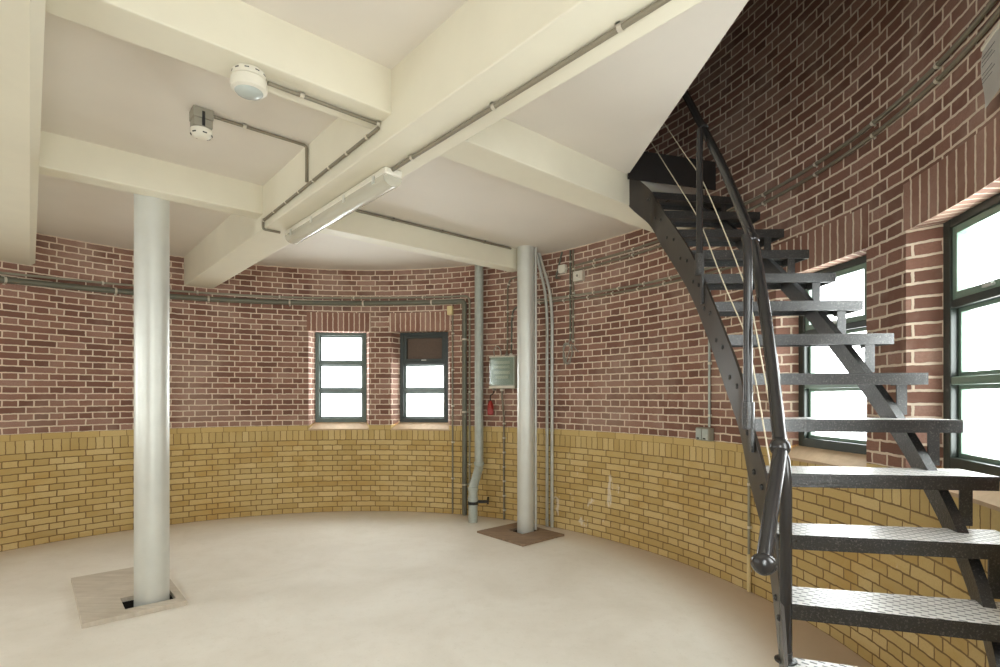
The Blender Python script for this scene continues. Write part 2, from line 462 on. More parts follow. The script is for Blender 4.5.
for sp in WINS:
    o, t, n = win_frame(sp, 0, 0)
    wf = 0.29
    tt = [x for x in ths if sp[0] - 1e-9 <= x <= sp[1] + 1e-9]
    for k, (te, sg) in enumerate(((sp[0], -1), (sp[1], 1))):
        p = wall(te, 0); q = o + t*wf*sg
        dl = (q - p).length
        base = arc(te) + 20
        zz = V((0, 0, 1))
        quad([p + zz*ZY, q + zz*ZY, q + zz*ZL, p + zz*ZL], [(base, 0 + .0613*40), (base + dl, .0613*40), (base + dl, ZL - ZY + .0613*40), (base, ZL - ZY + .0613*40)], 0)
        quad([p + zz*ZY2, q + zz*ZF0, q + zz*ZY, p + zz*ZY], [(base, .0), (base + dl, .0), (base + dl, .06), (base, .06)], 4)
    for a, b in zip(tt, tt[1:]):
        fa, fb = (a - sp[0])/(sp[1] - sp[0]), (b - sp[0])/(sp[1] - sp[0])
        qa, qb = o + t*wf*(2*fa - 1), o + t*wf*(2*fb - 1)
        z1 = V((0, 0, ZL))
        quad([wall(a, ZL), wall(b, ZL), qb + z1, qa + z1], [(arc(a), 0.005), (arc(b), 0.005), (arc(b), .17), (arc(a), .17)], 1)
# reveal of the added doorway behind the viewer
o, t, n = win_frame(door, 0, 0, 0.45)
for te, sg in ((door[0], -1), (door[1], 1)):
    p = wall(te, 0); q = o + t*0.575*sg; zz = V((0, 0, 1)); base = arc(te) + 20; dl = (q - p).length
    quad([p, q, q + zz*ZA, p + zz*ZA], [(base, 0), (base + dl, 0), (base + dl, ZA), (base, ZA)], 0)
tt = [x for x in ths if door[0] - 1e-9 <= x <= door[1] + 1e-9]
for a, b in zip(tt, tt[1:]):
    fa, fb = (a - door[0])/(door[1] - door[0]), (b - door[0])/(door[1] - door[0])
    qa, qb = o + t*.575*(2*fa - 1), o + t*.575*(2*fb - 1)
    quad([wall(a, ZA), wall(b, ZA), qb + V((0, 0, ZA)), qa + V((0, 0, ZA))], [(0, 0), (.1, 0), (.1, .3), (0, .3)], 5)
    quad([wall(a, 0), wall(b, 0), qb, qa], [(0, 0), (.1, 0), (.1, .3), (0, .3)], 5)
bmesh.ops.remove_doubles(bm, verts=bm.verts[:], dist=1e-5)
for f in bm.faces: f.smooth = True
wl = link('wall_round', bm, [M[k] for k in WM])
wl.data.set_sharp_from_angle(angle=math.radians(30))
struct(wl, 'round tower wall of red brick above a yellow brick dado')

# ------------------------------------------------------------------ windows
def bar(b, mt, x0, x1, y0, y1, z0, z1, bev=0.004, mi=0): box(b, x0, x1, y0, y1, z0, z1, mt, mi, bev)
def window(idx, span, label, vent=False, deep=0.0, outer='frame_dark', inner='frame'):
    o, t, n = win_frame(span, 0, 0)
    root = bpy.data.objects.new('window_%d' % idx, None); root.location = o + V((0, 0, ZF0)); COL.objects.link(root)
    struct(root, label)
    mt = basis(o, t, n, V((0, 0, 1)))
    z0, z1 = ZF0, ZL; hw = 0.29; fw = 0.036
    ph = (z1 - z0 - fw*2)/3
    b = bmesh.new()
    y0, y1 = -0.030, 0.040
    bar(b, mt, -hw - .02, -hw + fw, y0, y1, z0 - .02, z1 + .02); bar(b, mt, hw - fw, hw + .02, y0, y1, z0 - .02, z1 + .02)
    bar(b, mt, -hw, hw, y0 + .001, y1, z0 - .02, z0 + fw); bar(b, mt, -hw, hw, y0 + .001, y1, z1 - fw, z1 + .02)
    link('window_frame', b, M[outer], root)
    for k in (1, 2):
        b = bmesh.new(); zc = z0 + fw + ph*k
        bar(b, mt, -hw + fw - .002, hw - fw + .002, y0 + .004, y1, zc - .018, zc + .018)
        link('transom', b, M[outer if k == 2 else inner], root)
    for k in range(3):
        za = z0 + fw + ph*k + (.018 if k else 0); zb = z0 + fw + ph*(k + 1) - (.018 if k < 2 else 0)
        xa, xb = -hw + fw, hw - fw; ss = 0.020
        top = (k == 2)
        b = bmesh.new(); yy0, yy1 = (0.0, 0.034)
        if top and (vent or deep): ss, yy0 = 0.032, -0.022
        bar(b, mt, xa, xa + ss, yy0, yy1, za, zb, .003); bar(b, mt, xb - ss, xb, yy0, yy1, za, zb, .003)
        bar(b, mt, xa + ss - .002, xb - ss + .002, yy0, yy1, za, za + ss, .003); bar(b, mt, xa + ss - .002, xb - ss + .002, yy0, yy1, zb - ss, zb, .003)
        sash = link('sash', b, M['frame_dark' if (top and vent) else inner], root)
        b = bmesh.new()
        box(b, xa + ss - .003, xb - ss + .003, 0.012, 0.016, za + ss - .003, zb - ss + .003, mt)
        if vent and top:
            q = link('vent_pane', b, M['ventpane'], sash); q['label'] = 'top light pane with brown brick reflection in its colour'
        else: link('pane', b, M['glass'], sash)
        if top and (vent or deep):
            b = bmesh.new(); zc = za + ss*0.5
            bar(b, mt, -0.03, 0.03, yy0 - .014, yy0, zc - .006, zc + .006, .002); link('catch', b, M['steel'], sash)
    # sloping sill of cream mortar
    b = bmesh.new(); tt = [x for x in ths if span[0] - 1e-9 <= x <= span[1] + 1e-9]
    top, bot = [], []
    for x in tt:
        f = (x - span[0])/(span[1] - span[0])
        pin = wall(x, ZY2 + .016, 0.0); pout = o + t*hw*(2*f - 1) + V((0, 0, ZF0 + .002))
        top.append((b.verts.new(pin), b.verts.new(pout)))
        bot.append((b.verts.new(V((pin.x, pin.y, ZY2 - .001))), b.verts.new(pout - V((0, 0, .03)))))
    for i in range(len(tt) - 1):
        b.faces.new((top[i][0], top[i+1][0], top[i+1][1], top[i][1])); b.faces.new((bot[i][0], bot[i][1], bot[i+1][1], bot[i+1][0]))
        b.faces.new((top[i][0], bot[i][0], bot[i+1][0], top[i+1][0])); b.faces.new((top[i][1], top[i+1][1], bot[i+1][1], bot[i][1]))
    for e in (0, -1): b.faces.new((top[e][0], top[e][1], bot[e][1], bot[e][0]))
    link('sill', b, M['plaster'], root)
    # daylight portal outside the opening
    L = bpy.data.lights.new('window_portal_%d' % idx, 'AREA'); L.shape = 'RECTANGLE'; L.size = 0.60; L.size_y = 1.12
    L.cycles.is_portal = True
    lo = bpy.data.objects.new('window_portal_%d' % idx, L); COL.objects.link(lo)
    p = o + n*0.05 + V((0, 0, (z0 + z1)/2))
    zax = n; yax = V((0, 0, 1)); xax = yax.cross(zax)
    lo.matrix_world = basis(p, xax, yax, zax)
    return root
window(1, w1, 'left green framed window of three panes in the back wall', outer='frame_grey', inner='frame_grey')
window(2, w2, 'back wall window with reflected brick coloured into its top light', vent=True, outer='frame_dark', inner='frame_grey')
window(3, w3, 'green framed window behind the stair treads', deep=1)
window(4, w4, 'green framed window nearest the viewer beside the lower stair', deep=1)
window(5, w5, 'added window behind the viewer, there to brighten the room', deep=1)
window(6, w6, 'second added window behind the viewer, there to brighten the room', deep=1)
window(7, w7, 'third added window behind the viewer, there to brighten the room', deep=1)
window(8, w8, 'added window beside the foot of the stair, there to brighten the room', deep=1)
o, t, n = win_frame(door, 0, 0, 0.42)  # door added out of view, its glazing brightens the room
root = bpy.data.objects.new('door_1', None); root.location = o; COL.objects.link(root); struct(root, 'added half glazed green door behind the viewer, letting in daylight')
mt = basis(o, t, n, V((0, 0, 1)))
b = bmesh.new()
for x0, x1 in ((-.60, -.53), (.53, .60)): bar(b, mt, x0, x1, -.03, .05, 0, ZA)
bar(b, mt, -.53, .53, -.03, .05, ZA - .07, ZA); link('door_frame', b, M['frame_dark'], root)
b = bmesh.new()
for x0, x1 in ((-.53, -.36), (.36, .53)): bar(b, mt, x0, x1, -.012, .035, .01, ZA - .07)
bar(b, mt, -.36, .36, -.012, .035, .01, 1.05); bar(b, mt, -.36, .36, -.012, .035, ZA - .25, ZA - .07)
leaf = link('door_leaf', b, M['frame'], root)
b = bmesh.new(); box(b, -.363, .363, .008, .013, 1.047, ZA - .247, mt); link('pane', b, M['glass'], leaf)
L = bpy.data.lights.new('door_portal', 'AREA'); L.shape = 'RECTANGLE'; L.size = .74; L.size_y = 1.10; L.cycles.is_portal = True
lo = bpy.data.objects.new('door_portal', L); COL.objects.link(lo)
lo.matrix_world = basis(o + n*0.06 + V((0, 0, 1.59)), V((0, 0, 1)).cross(n), V((0, 0, 1)), n)

# ------------------------------------------------------------------ floor with the two column pits
bm = bmesh.new()
def loop(pts):
    vs = [bm.verts.new(p) for p in pts]
    return [bm.edges.new((vs[i], vs[(i+1) % len(vs)])) for i in range(len(vs))]
COL1 = V((-2.315, 3.558, 0)); COL2 = V((0.260, 5.41, 0))
PB1 = V((-2.46, 3.146, 0)); PB2 = V((0.205, 4.86, 0))          # front corners of the two boards
def hole_rect(c, a, b_): return [c + E2*x + E1*y for x, y in ((-a, -b_), (a, -b_), (a, b_), (-a, b_))]
H1 = hole_rect(COL1 - E2*.015, .145, .125); H2 = hole_rect(COL2 - E2*0.02, .125, .105)
es = loop([wall(-pi + 2*pi*i/180, 0, -0.02) for i in range(180)])
h1 = loop(H1); h2 = loop(H2)
bmesh.ops.triangle_fill(bm, edges=es + h1 + h2, use_beauty=True)
for f in bm.faces:
    if f.normal.z < 0: f.normal_flip()
for hh in (H1, H2):
    lo_ = [bm.verts.new(p - V((0, 0, .22))) for p in hh]; up = [bm.verts.new(p) for p in hh]
    for i in range(4):
        f = bm.faces.new((up[i], up[(i+1) % 4], lo_[(i+1) % 4], lo_[i])); f.material_index = 1
    f = bm.faces.new(lo_); f.material_index = 1
struct(link('floor', bm, [M['floor'], M['pit']], recalc=False), 'pale screed floor dusted with brick along the walls')

# ------------------------------------------------------------------ ceiling slab with the stair opening, and its beams
K = V((0.869, 3.63, 0))
S_T = K.dot(E1)
def ray_wall(p, d, off=-0.02):
    lo, hi = 0.0, 9.0
    for _ in range(60):
        m = (lo + hi)/2; q = p + d*m
        if hypot(q.x - CX, q.y - CY) > rad(atan2(q.y - CY, q.x - CX)) - off: hi = m
        else: lo = m
    return p + d*lo
LDIR = (V((0.943, 2.03, 0)) - K).normalized()
pa = ray_wall(K, E2); pb = ray_wall(K, LDIR)
ta = atan2(pa.y - CY, pa.x - CX); tb = atan2(pb.y - CY, pb.x - CX)
if tb < ta: tb += 2*pi
outline = [wall(ta + (tb - ta)*i/150, 0, -0.02) for i in range(151)] + [K]
bm = bmesh.new()
lo_ = [bm.verts.new(p + V((0, 0, ZC))) for p in outline]; up = [bm.verts.new(p + V((0, 0, ZC + .16))) for p in outline]
for i in range(len(lo_)):
    j = (i + 1) % len(lo_); bm.faces.new((lo_[i], lo_[j], up[j], up[i]))
bm.faces.new(lo_[::-1]); bm.faces.new(up)
struct(link('ceiling', bm, M['ceil']), 'cream ceiling slab cut away over the stair')
bm = bmesh.new()  # unseen cover over the upper storey, added to keep the stairwell dark
vs = [bm.verts.new(wall(2*pi*i/120, ZT, -0.02)) for i in range(120)]; bm.faces.new(vs[::-1])
struct(link('ceiling_upper', bm, M['ceil']), 'unseen ceiling added over the storey above to keep it dark')

ZB, ZX = ZC - 0.311, ZC - 0.205
def beam(name, d0, d1, s0, s1, z0, label, bev=0.006, chamfer=0.0):
    bm = bmesh.new()
    mt = basis(V((0, 0, 0)), E2, E1, V((0, 0, 1)))
    if chamfer:
        prof = [(d0, z0), (d1 - chamfer, z0), (d1, z0 + chamfer*0.75), (d1, ZC + .01), (d0, ZC + .01)]
        a = [bm.verts.new(mt @ V((x, s0, z))) for x, z in prof]; c = [bm.verts.new(mt @ V((x, s1, z))) for x, z in prof]
        for i in range(5): bm.faces.new((a[i], a[(i+1) % 5], c[(i+1) % 5], c[i]))
        bm.faces.new(a); bm.faces.new(c[::-1])
    else: box(bm, d0, d1, s0, s1, z0, ZC + .01, mt, 0, bev)
    return struct(link(name, bm, M['cream']), label)
def s_wall(d, sgn=1):
    q = ray_wall(E2*d + E1*2.0, E1*sgn); return q.dot(E1)
def d_wall(s):
    q = ray_wall(E1*s + E2*0.5, E2); return q.dot(E2)
beam('trim_1', 1.247, 1.525, 0.02, s_wall(1.37) + .1, ZB, 'deep cream main beam running to the back wall')
beam('trim_2', -0.33, 0.036, s_wall(-0.1, -1) - .05, s_wall(-0.1) + .15, ZB, 'deep cream main beam at the left edge', chamfer=0.036)
beam('trim_3', 0.0, 1.26, 2.175, 2.370, ZX, 'nearer cream cross beam left of the main beam')
beam('trim_4', 0.0, 1.26, 3.980, 4.120, ZX, 'farther cream cross beam in front of the left column top')
beam('trim_5', 1.51, d_wall(2.3) + .1, S_T, S_T + .235, ZX, 'cream trimmer beam at the head of the stair')
beam('trim_6', 1.51, 3.80, 3.990, 4.135, ZX, 'cream cross beam running to the right column')

# ------------------------------------------------------------------ columns and their boards
def column(c, r, ztop, label, straps):
    t = thing('steel_column', label, 'column', c.copy())
    bm = bmesh.new(); tube(bm, [c + V((0, 0, -.2)), c + V((0, 0, ztop))], r, 48)
    link('shaft', bm, M['colpaint'], t, True)
    bm = bmesh.new()
    lathe(bm, c + V((0, 0, -.22)), [(r + .05, 0), (r + .05, .02), (r + .002, .022), (r + .002, .03)], 32)
    link('foot_flange', bm, M['steel'], t, True)
    return t
column(COL1, 0.100, ZC + .01, 'silver painted steel column standing in the pale grey floor board on the left', 0)
column(COL2, 0.086, ZC + .01, 'silver painted steel column rising through the brown floor board', 0)
def board(front, lx, ly, holes, th, mat, label, lift=0.0):
    """board lies with its front corner at `front`, sides along the two beam directions, hole around its column"""
    x0, x1, y0, y1 = holes
    bm = bmesh.new()
    out = [(0, 0), (lx, 0), (lx, ly), (0, ly)]; inn = [(x0, y0), (x1, y0), (x1, y1), (x0, y1)]
    def P(q, z): return front + E2*q[0] + E1*q[1] + V((0, 0, z))
    rings = {}
    for z in (0.001 + lift, th + lift):
        rings[z] = ([bm.verts.new(P(q, z)) for q in out], [bm.verts.new(P(q, z)) for q in inn])
    (ob, ib), (ot, it) = rings.values()
    for i in range(4):
        j = (i + 1) % 4
        bm.faces.new((ot[i], ot[j], it[j], it[i])); bm.faces.new((ob[i], ib[i], ib[j], ob[j]))
        bm.faces.new((ob[i], ob[j], ot[j], ot[i])); bm.faces.new((ib[i], it[i], it[j], ib[j]))
    bmesh.ops.recalc_face_normals(bm, faces=bm.faces[:])
    es = [e for e in bm.edges if all(v in ot for v in e.verts)]
    bmesh.ops.bevel(bm, geom=es, offset=0.003, segments=2, affect='EDGES', profile=0.5)
    return tag(link('floor_board', bm, M[mat]), label, 'board')
r1 = COL1 - PB1; a1, b1 = r1.dot(E2), r1.dot(E1)
board(PB1, 0.545, 1.06, (a1 - .160, a1 + .118, b1 - .120, b1 + .125), 0.030, 'ply_grey', 'pale grey plywood board on the floor around the left column')
r2 = COL2 - PB2; a2, b2 = r2.dot(E2), r2.dot(E1)
board(PB2, 0.565, 0.66, (a2 - .145, a2 + .105, b2 - .105, b2 + .105), 0.020, 'ply_brown', 'brown plywood board on the floor around the far column')

# ------------------------------------------------------------------ winding steel stair
RISE = 0.183
LP = {1: (0.74, 1.33), 2: (.79, 1.44), 3: (.835, 1.545), 4: (.875, 1.649), 5: (.913, 1.764), 6: (.943, 1.89), 7: (.970, 2.06), 8: (1.007, 2.23), 9: (1.027, 2.42),
      10: (1.044, 2.61), 11: (1.067, 2.82), 12: (1.079, 3.03), 13: (1.072, 3.24), 14: (1.052, 3.44), 15: (1.018, 3.60), 16: (.862, 3.655)}
RP = {1: (1.12, .98), 2: (1.28, 1.12), 3: (1.42, 1.275), 4: (1.53, 1.445), 5: (1.62, 1.62), 6: (1.68, 1.80), 7: (1.715, 1.98), 8: (1.73, 2.16), 9: (1.735, 2.355),
      10: (1.742, 2.565), 11: (1.752, 2.79), 12: (1.745, 3.02), 13: (1.718, 3.235), 14: (1.685, 3.465), 15: (1.640, 3.70), 16: (1.58, 3.93)}
def interp(tab, n):
    """Catmull-Rom on the integer table"""
    n = max(1.0, min(15.9999, n)); i = int(n); t = n - i
    g = lambda k: V((*tab[max(1, min(16, k))], 0))
    a, b, c, d = g(i-1), g(i), g(i+1), g(i+2)
    return 0.5*((2*b) + (c-a)*t + (2*a-5*b+4*c-d)*t*t + (3*b-a-3*c+d)*t**3)
def nose(n): return RISE*n
stair = thing('winding_stair', 'black steel winding stair with chequer plate treads rising along the right wall', 'staircase', V((1.0, 1.3, 0)))
# inner stringer: plate bent along the treads' inner ends
def ribbon(bm, tab, n0, n1, up, dn, th, side, steps=90, flat_end=True, lim=None):
    ring = []
    for k in range(steps + 1):
        n = n0 + (n1 - n0)*k/steps
        p = interp(tab, n); q = interp(tab, min(n + .05, 15.99)) - interp(tab, max(n - .05, 1.0))
        d = q.normalized(); s = V((d.y, -d.x, 0))*side
        z = nose(n); zt, zb = z + up, max(z - dn, 0.002)
        if lim is not None: zt = min(zt, lim)
        ring.append([bm.verts.new(p + V((0, 0, zb))), bm.verts.new(p + V((0, 0, zt))),
                     bm.verts.new(p + s*th + V((0, 0, zt))), bm.verts.new(p + s*th + V((0, 0, zb)))])
    for a, b in zip(ring, ring[1:]):
        for k in range(4): bm.faces.new((a[k], a[(k+1) % 4], b[(k+1) % 4], b[k]))
    bm.faces.new(ring[0]); bm.faces.new(ring[-1][::-1])
bm = bmesh.new(); ribbon(bm, LP, 1.0, 15.95, 0.005, 0.235, 0.010, -1, lim=2.895)
ins = link('inner_stringer', bm, M['stringer'], stair, True)
for n in range(2, 16):
    for dn_, dz in ((0.12, -.075), (0.62, -.075)):
        nn = n + dn_
        if nn > 15.4: continue
        p = interp(LP, nn); q = interp(LP, min(nn + .05, 15.99)) - interp(LP, nn - .05); d = q.normalized(); s = V((-d.y, d.x, 0))
        b = bmesh.new(); lathe(b, p + s*.009 + V((0, 0, nose(nn) + dz - (.05 if dn_ > .5 else 0))), [(.011, 0), (.011, .006), (.006, .010)], 6, s)
        link('bolt', b, M['black'], ins)
# outer stringer: bar one riser below the treads
OP = {}
for k in range(1, 17):
    a, c = V((*LP[k], 0)), V((*RP[k], 0)); OP[k] = tuple((c + (a - c).normalized()*0.115)[:2])
bm = bmesh.new(); ribbon(bm, OP, 1.0, 15.9, -RISE + .045, RISE + .058, 0.032, -1, lim=2.86)
link('outer_stringer', bm, M['black'], stair, True)
def tread(n, depth=0.215, lip=0.048, front_h=None, zt=None):
    a, c = V((*LP[n], 0)), V((*RP[n], 0))
    x = (c - a).normalized(); a = a + x*0.004
    y = V((-x.y, x.x, 0)); L = (c - a).length
    if n < 16:
        nx = (V((*RP[n+1], 0)) - V((*LP[n+1], 0))).normalized(); ny = V((-nx.y, nx.x, 0))
    # back edge follows the next tread's nosing so that the tread tapers
    bl = V((*LP[n+1], 0)) + (V((*RP[n+1], 0)) - V((*LP[n+1], 0)))*0.004; br = V((*RP[n+1], 0))
    bl = bl + ny*0.045; br = br + ny*0.02
    if n >= 14: bl, br = a + y*depth, c + y*depth
    zt = nose(n); zb = zt - lip; th = 0.006
    bm = bmesh.new(); uv = bm.loops.layers.uv.new('UVMap')
    def P(q, z): return V((q.x, q.y, z))
    inset = lambda q, f: q
    # folded plate: top, front lip, back lip, end lips
    def slab(p0, p1, p2, p3, z0, z1, mi_top):
        lo_ = [bm.verts.new(P(q, z0)) for q in (p0, p1, p2, p3)]; hi_ = [bm.verts.new(P(q, z1)) for q in (p0, p1, p2, p3)]
        f = bm.faces.new(hi_); f.material_index = mi_top
        for lp, q in zip(f.loops, (p0, p1, p2, p3)): lp[uv].uv = ((q - a).dot(x), (q - a).dot(y))
        bm.faces.new(lo_[::-1])
        for i in range(4): bm.faces.new((lo_[i], lo_[(i+1) % 4], hi_[(i+1) % 4], hi_[i]))
    slab(a, c, br, bl, zt - th, zt, 1)
    slab(a, c, c + y*th, a + y*th, zb, zt - th - .0002, 0)
    slab(bl - y*th, br - y*th, br, bl, zb + .012, zt - th - .0002, 0)
    w = x*th
    slab(a + y*th, a + w + y*th, bl + w - y*th, bl - y*th, zb, zt - th - .0002, 0)
    slab(c - w + y*th, c + y*th, br - y*th, br - w - y*th, zb, zt - th - .0002, 0)
    tr = link('tread', bm, [M['black'], M['chequer']], stair)
    # post from the outer stringer up to the tread
    o_ = V((*OP[n], 0)) ; pw = .042
    b = bmesh.new(); mt = basis(V((o_.x, o_.y, 0)), x, y, V((0, 0, 1)))
    if n > 1 :
        box(b, 0.002, pw, 0.012, .018, zb - RISE + .06, zb + .002, mt); box(b, pw - .006, pw, 0.018, .055, zb - RISE + .06, zb + .002, mt)
        link('tread_post', b, M['black'], tr)
for n in range(1, 16): tread(n)
# landing piece at the head of the stair
a, c = V((.862, 3.595, 0)), V((1.53, 3.79, 0)); x = (c - a).normalized(); y = V((-x.y, x.x, 0))
b = bmesh.new(); mt = basis(a, x, y, V((0, 0, 1))); box(b, 0, (c - a).length, 0, 0.012, 2.83, 3.03, mt, 0, .002); box(b, 0.08, (c - a).length, 0.012, 0.16, 2.92, 2.935, mt, 0, .002)
link('landing_plate', b, M['rail'], stair)
# balusters
def on_path(u):
    lo, hi = 1.0, 15.9
    for _ in range(50):
        m = (lo + hi)/2; p = interp(LP, m)
        if U0 + F*p.x/p.y > u: lo = m
        else: hi = m
    return lo
def baluster(u, v_top, sleeve, foot_z=None, lean=0.0, at=None, r=0.0165):
    n = on_path(u); p = interp(LP, n); q = (interp(LP, n + .05) - interp(LP, n - .05)).normalized(); s = V((-q.y, q.x, 0))
    p = V((*at, 0)) if at else p + s*0.030
    Y = p.y
    zt = H - (v_top - VH)/F*Y
    zb = foot_z if foot_z is not None else H - (sleeve[1] - VH)/F*Y
    bm = bmesh.new()
    pts = [V((p.x, p.y, zb)), V((p.x, p.y, zt - .09)), V((p.x + lean*.5, p.y, zt - .03)), V((p.x + lean, p.y + .01, zt))]
    tube(bm, pts, r, 16); bl = link('baluster', bm, M['rail'], stair, True)
    if sleeve:
        b = bmesh.new(); z1 = H - (sleeve[0] - VH)/F*Y; z2 = H - (sleeve[2] - VH)/F*Y
        tube(b, [V((p.x, p.y, zb - .004)), V((p.x, p.y, z1))], 0.0225, 16)
        link('sleeve', b, M['black'], bl, True)
        b = bmesh.new(); mt = basis(V((p.x, p.y, 0)), q, s, V((0, 0, 1)))
        box(b, -.016, .016, -.019, -.006, z2, zb + .02, mt, 0, .002); link('strap', b, M['black'], bl)
    return p, zt
b1p, b1z = baluster(785.5, 452, None, foot_z=RISE*3 + .002, at=(.884, 1.655), r=.018, lean=-.010)
bm = bmesh.new(); lathe(bm, V((b1p.x, b1p.y, RISE*3 + .001)), [(.032, 0), (.032, .006), (.019, .008), (.019, .03)], 20)
link('foot_flange', bm, M['black'], stair, True)
b2p, b2z = baluster(756.5, 235, (402, 428, 452), lean=-.006)
b3p, b3z = baluster(705.5, 129, (254, 274, 304), lean=.006)
rail_px = [(763.5, 566, 1.36), (771, 510, 1.47), (777.5, 468, 1.57), (780, 447, 1.63), (777.5, 420, 1.70), (773.5, 380, 1.80), (768, 335, 1.91), (761, 288, 2.02), (752, 240, 2.15), (738, 203, 2.34), (721, 163, 2.58), (703, 128, 2.86), (690, 103, 3.08), (680, 85, 3.25), (672, 74, 3.4)]
rp = [at_y(*q) for q in rail_px]
bm = bmesh.new(); tube(bm, smooth_path(rp, 8), 0.0205, 18)
hr = link('handrail', bm, M['rail'], stair, True)
d = (rp[0] - rp[1]).normalized()
bm = bmesh.new(); lathe(bm, rp[0] - d*.012, [(.021, -.012), (.029, -.006), (.032, .004), (.030, .014), (.021, .026), (.010, .034), (.001, .037)], 24, d)
link('end_knob', bm, M['rail'], hr, True)
bm = bmesh.new(); ball(bm, rp[3], .030); link('joint_ball', bm, M['rail'], hr, True)
for q in (8, 11):
    dd = (rp[q+1] - rp[q-1]).normalized()
    bm = bmesh.new(); lathe(bm, rp[q] - dd*.02, [(.0215, 0), (.0255, .004), (.0255, .036), (.0215, .04)], 20, dd); link('collar', bm, M['rail'], hr, True)
def wire(px):
    pts = []
    for u, v in px:
        n = on_path(u); p = interp(LP, n); q = (interp(LP, n + .04) - interp(LP, max(1.01, n - .04))).normalized()
        p = p + V((-q.y, q.x, 0))*.030
        pts.append(at_y(u, v, p.y))
    bm = bmesh.new(); tube(bm, smooth_path(pts, 6), 0.0027, 8); link('guard_wire', bm, M['wire'], stair, True)
wire([(648, 137), (668, 169), (690, 204), (702, 227), (722, 279), (743, 328), (749.5, 349), (760, 405), (768, 452), (772, 478)])
wire([(664, 123), (684, 153), (701, 178), (725, 233), (743, 280), (749.5, 299), (762, 362), (774, 430), (777, 452)])

# ------------------------------------------------------------------ lamp, sensors and runs on the ceiling
UP = V((0, 0, 1)); DN = V((0, 0, -1))
lampA, lampB = 2.46, 3.90                                   # along the beam
t = thing('tube_light', 'long fluorescent tube light with ribbed clear cover under the main beam', 'ceiling light', ds(1.425, (lampA + lampB)/2, ZB))
mt = basis(ds(1.425, 0, 0), E2, E1, UP)
b = bmesh.new(); box(b, -.052, .052, lampA, lampB, ZB - .040, ZB - .002, mt, 0, .010); link('housing', b, M['white'], t)
def trough(b, w, h, z, s0, s1, n=10, mi=0):
    prof = [(-w*cos(pi*k/n), -h*sin(pi*k/n)**0.75) for k in range(n + 1)]
    A = [b.verts.new(mt @ V((x, s0, z + y))) for x, y in prof]; B = [b.verts.new(mt @ V((x, s1, z + y))) for x, y in prof]
    for k in range(n): b.faces.new((A[k], A[k+1], B[k+1], B[k]))
    b.faces.new(A); b.faces.new(B[::-1])
b = bmesh.new(); trough(b, .055, .052, ZB - .041, lampA + .012, lampB - .012); link('cover', b, M['prism'], t, True)
b = bmesh.new(); box(b, -.040, .040, lampA + .03, lampB - .03, ZB - .046, ZB - .0415, mt); link('reflector', b, M['white'], t)
b = bmesh.new(); tube(b, [mt @ V((0, lampA + .06, ZB - .066)), mt @ V((0, lampB - .06, ZB - .066))], .013, 14); link('tube', b, M['tube'], t, True)
for s in (lampA + .05, lampB - .05):
    b = bmesh.new(); box(b, -.016, .016, s - .012, s + .012, ZB - .085, ZB - .047, mt, 0, .002); link('lamp_holder', b, M['white'], t)
for s in (lampA + .12, (lampA*2 + lampB)/3, (lampA + lampB*2)/3, lampB - .12):
    for x in (-.0585, .0535):
        b = bmesh.new(); box(b, x, x + .005, s - .012, s + .012, ZB - .062, ZB - .022, mt, 0, .001); link('latch', b, M['steel'], t)

# presence detector on the nearer cross beam
p = at_z(249, 72, ZX); t = thing('presence_detector', 'round white presence detector with a grey lens under the nearer cross beam', 'sensor', p)
b = bmesh.new(); lathe(b, p - UP*.001, [(.058, 0), (.062, .004), (.062, .026), (.056, .030)], 40, DN); link('base', b, M['white'], t, True)
b = bmesh.new(); lathe(b, p - UP*.030, [(.056, 0), (.067, .006), (.069, .030), (.066, .044), (.055, .051)], 40, DN); link('body', b, M['white'], t, True)
b = bmesh.new(); lathe(b, p - UP*.0805, [(.053, 0), (.047, .008), (.029, .014), (.001, .017)], 32, DN); link('lens', b, M['lens'], t, True)
for k in range(10):
    a = 2*pi*k/10; b = bmesh.new()
    mm = basis(p + V((cos(a)*.0615, sin(a)*.0615, -.013)), V((-sin(a), cos(a), 0)), V((cos(a), sin(a), 0)), UP)
    box(b, -.008, .008, -.001, .0012, -.002, .002, mm); link('slot', b, M['rubber'], t)
SENS = p
# smoke detector on a grey junction box
p = at_z(201.5, 111, ZC); t = thing('smoke_detector', 'white smoke detector hanging on a grey junction box from the ceiling', 'smoke detector', p)
mt2 = basis(p, E2, E1, UP)
b = bmesh.new(); box(b, -.048, .048, -.048, .048, -.055, -.001, mt2, 0, .004); link('box_lid', b, M['boxgrey'], t)
b = bmesh.new(); box(b, -.045, .045, -.045, .045, -.098, -.056, mt2, 0, .004); link('junction_box', b, M['boxgrey'], t)
b = bmesh.new(); box(b, -.007, .007, -.0505, -.0455, -.095, -.020, mt2, 0, .001); link('catch', b, M['rubber'], t)
b = bmesh.new(); lathe(b, p - UP*.0985, [(.042, 0), (.052, .004), (.052, .020), (.044, .034), (.030, .042), (.012, .044)], 36, DN); link('sensor_head', b, M['white'], t, True)
for k in range(6):
    a = 2*pi*k/6 + .3; b = bmesh.new()
    mm = basis(p + V((cos(a)*.0495, sin(a)*.0495, -.128)), V((-sin(a), cos(a), 0)), V((cos(a), sin(a), 0)), UP)
    box(b, -.010, .010, -.001, .0018, -.003, .003, mm); link('slot', b, M['rubber'], t)
SMK = p
CR = .0085
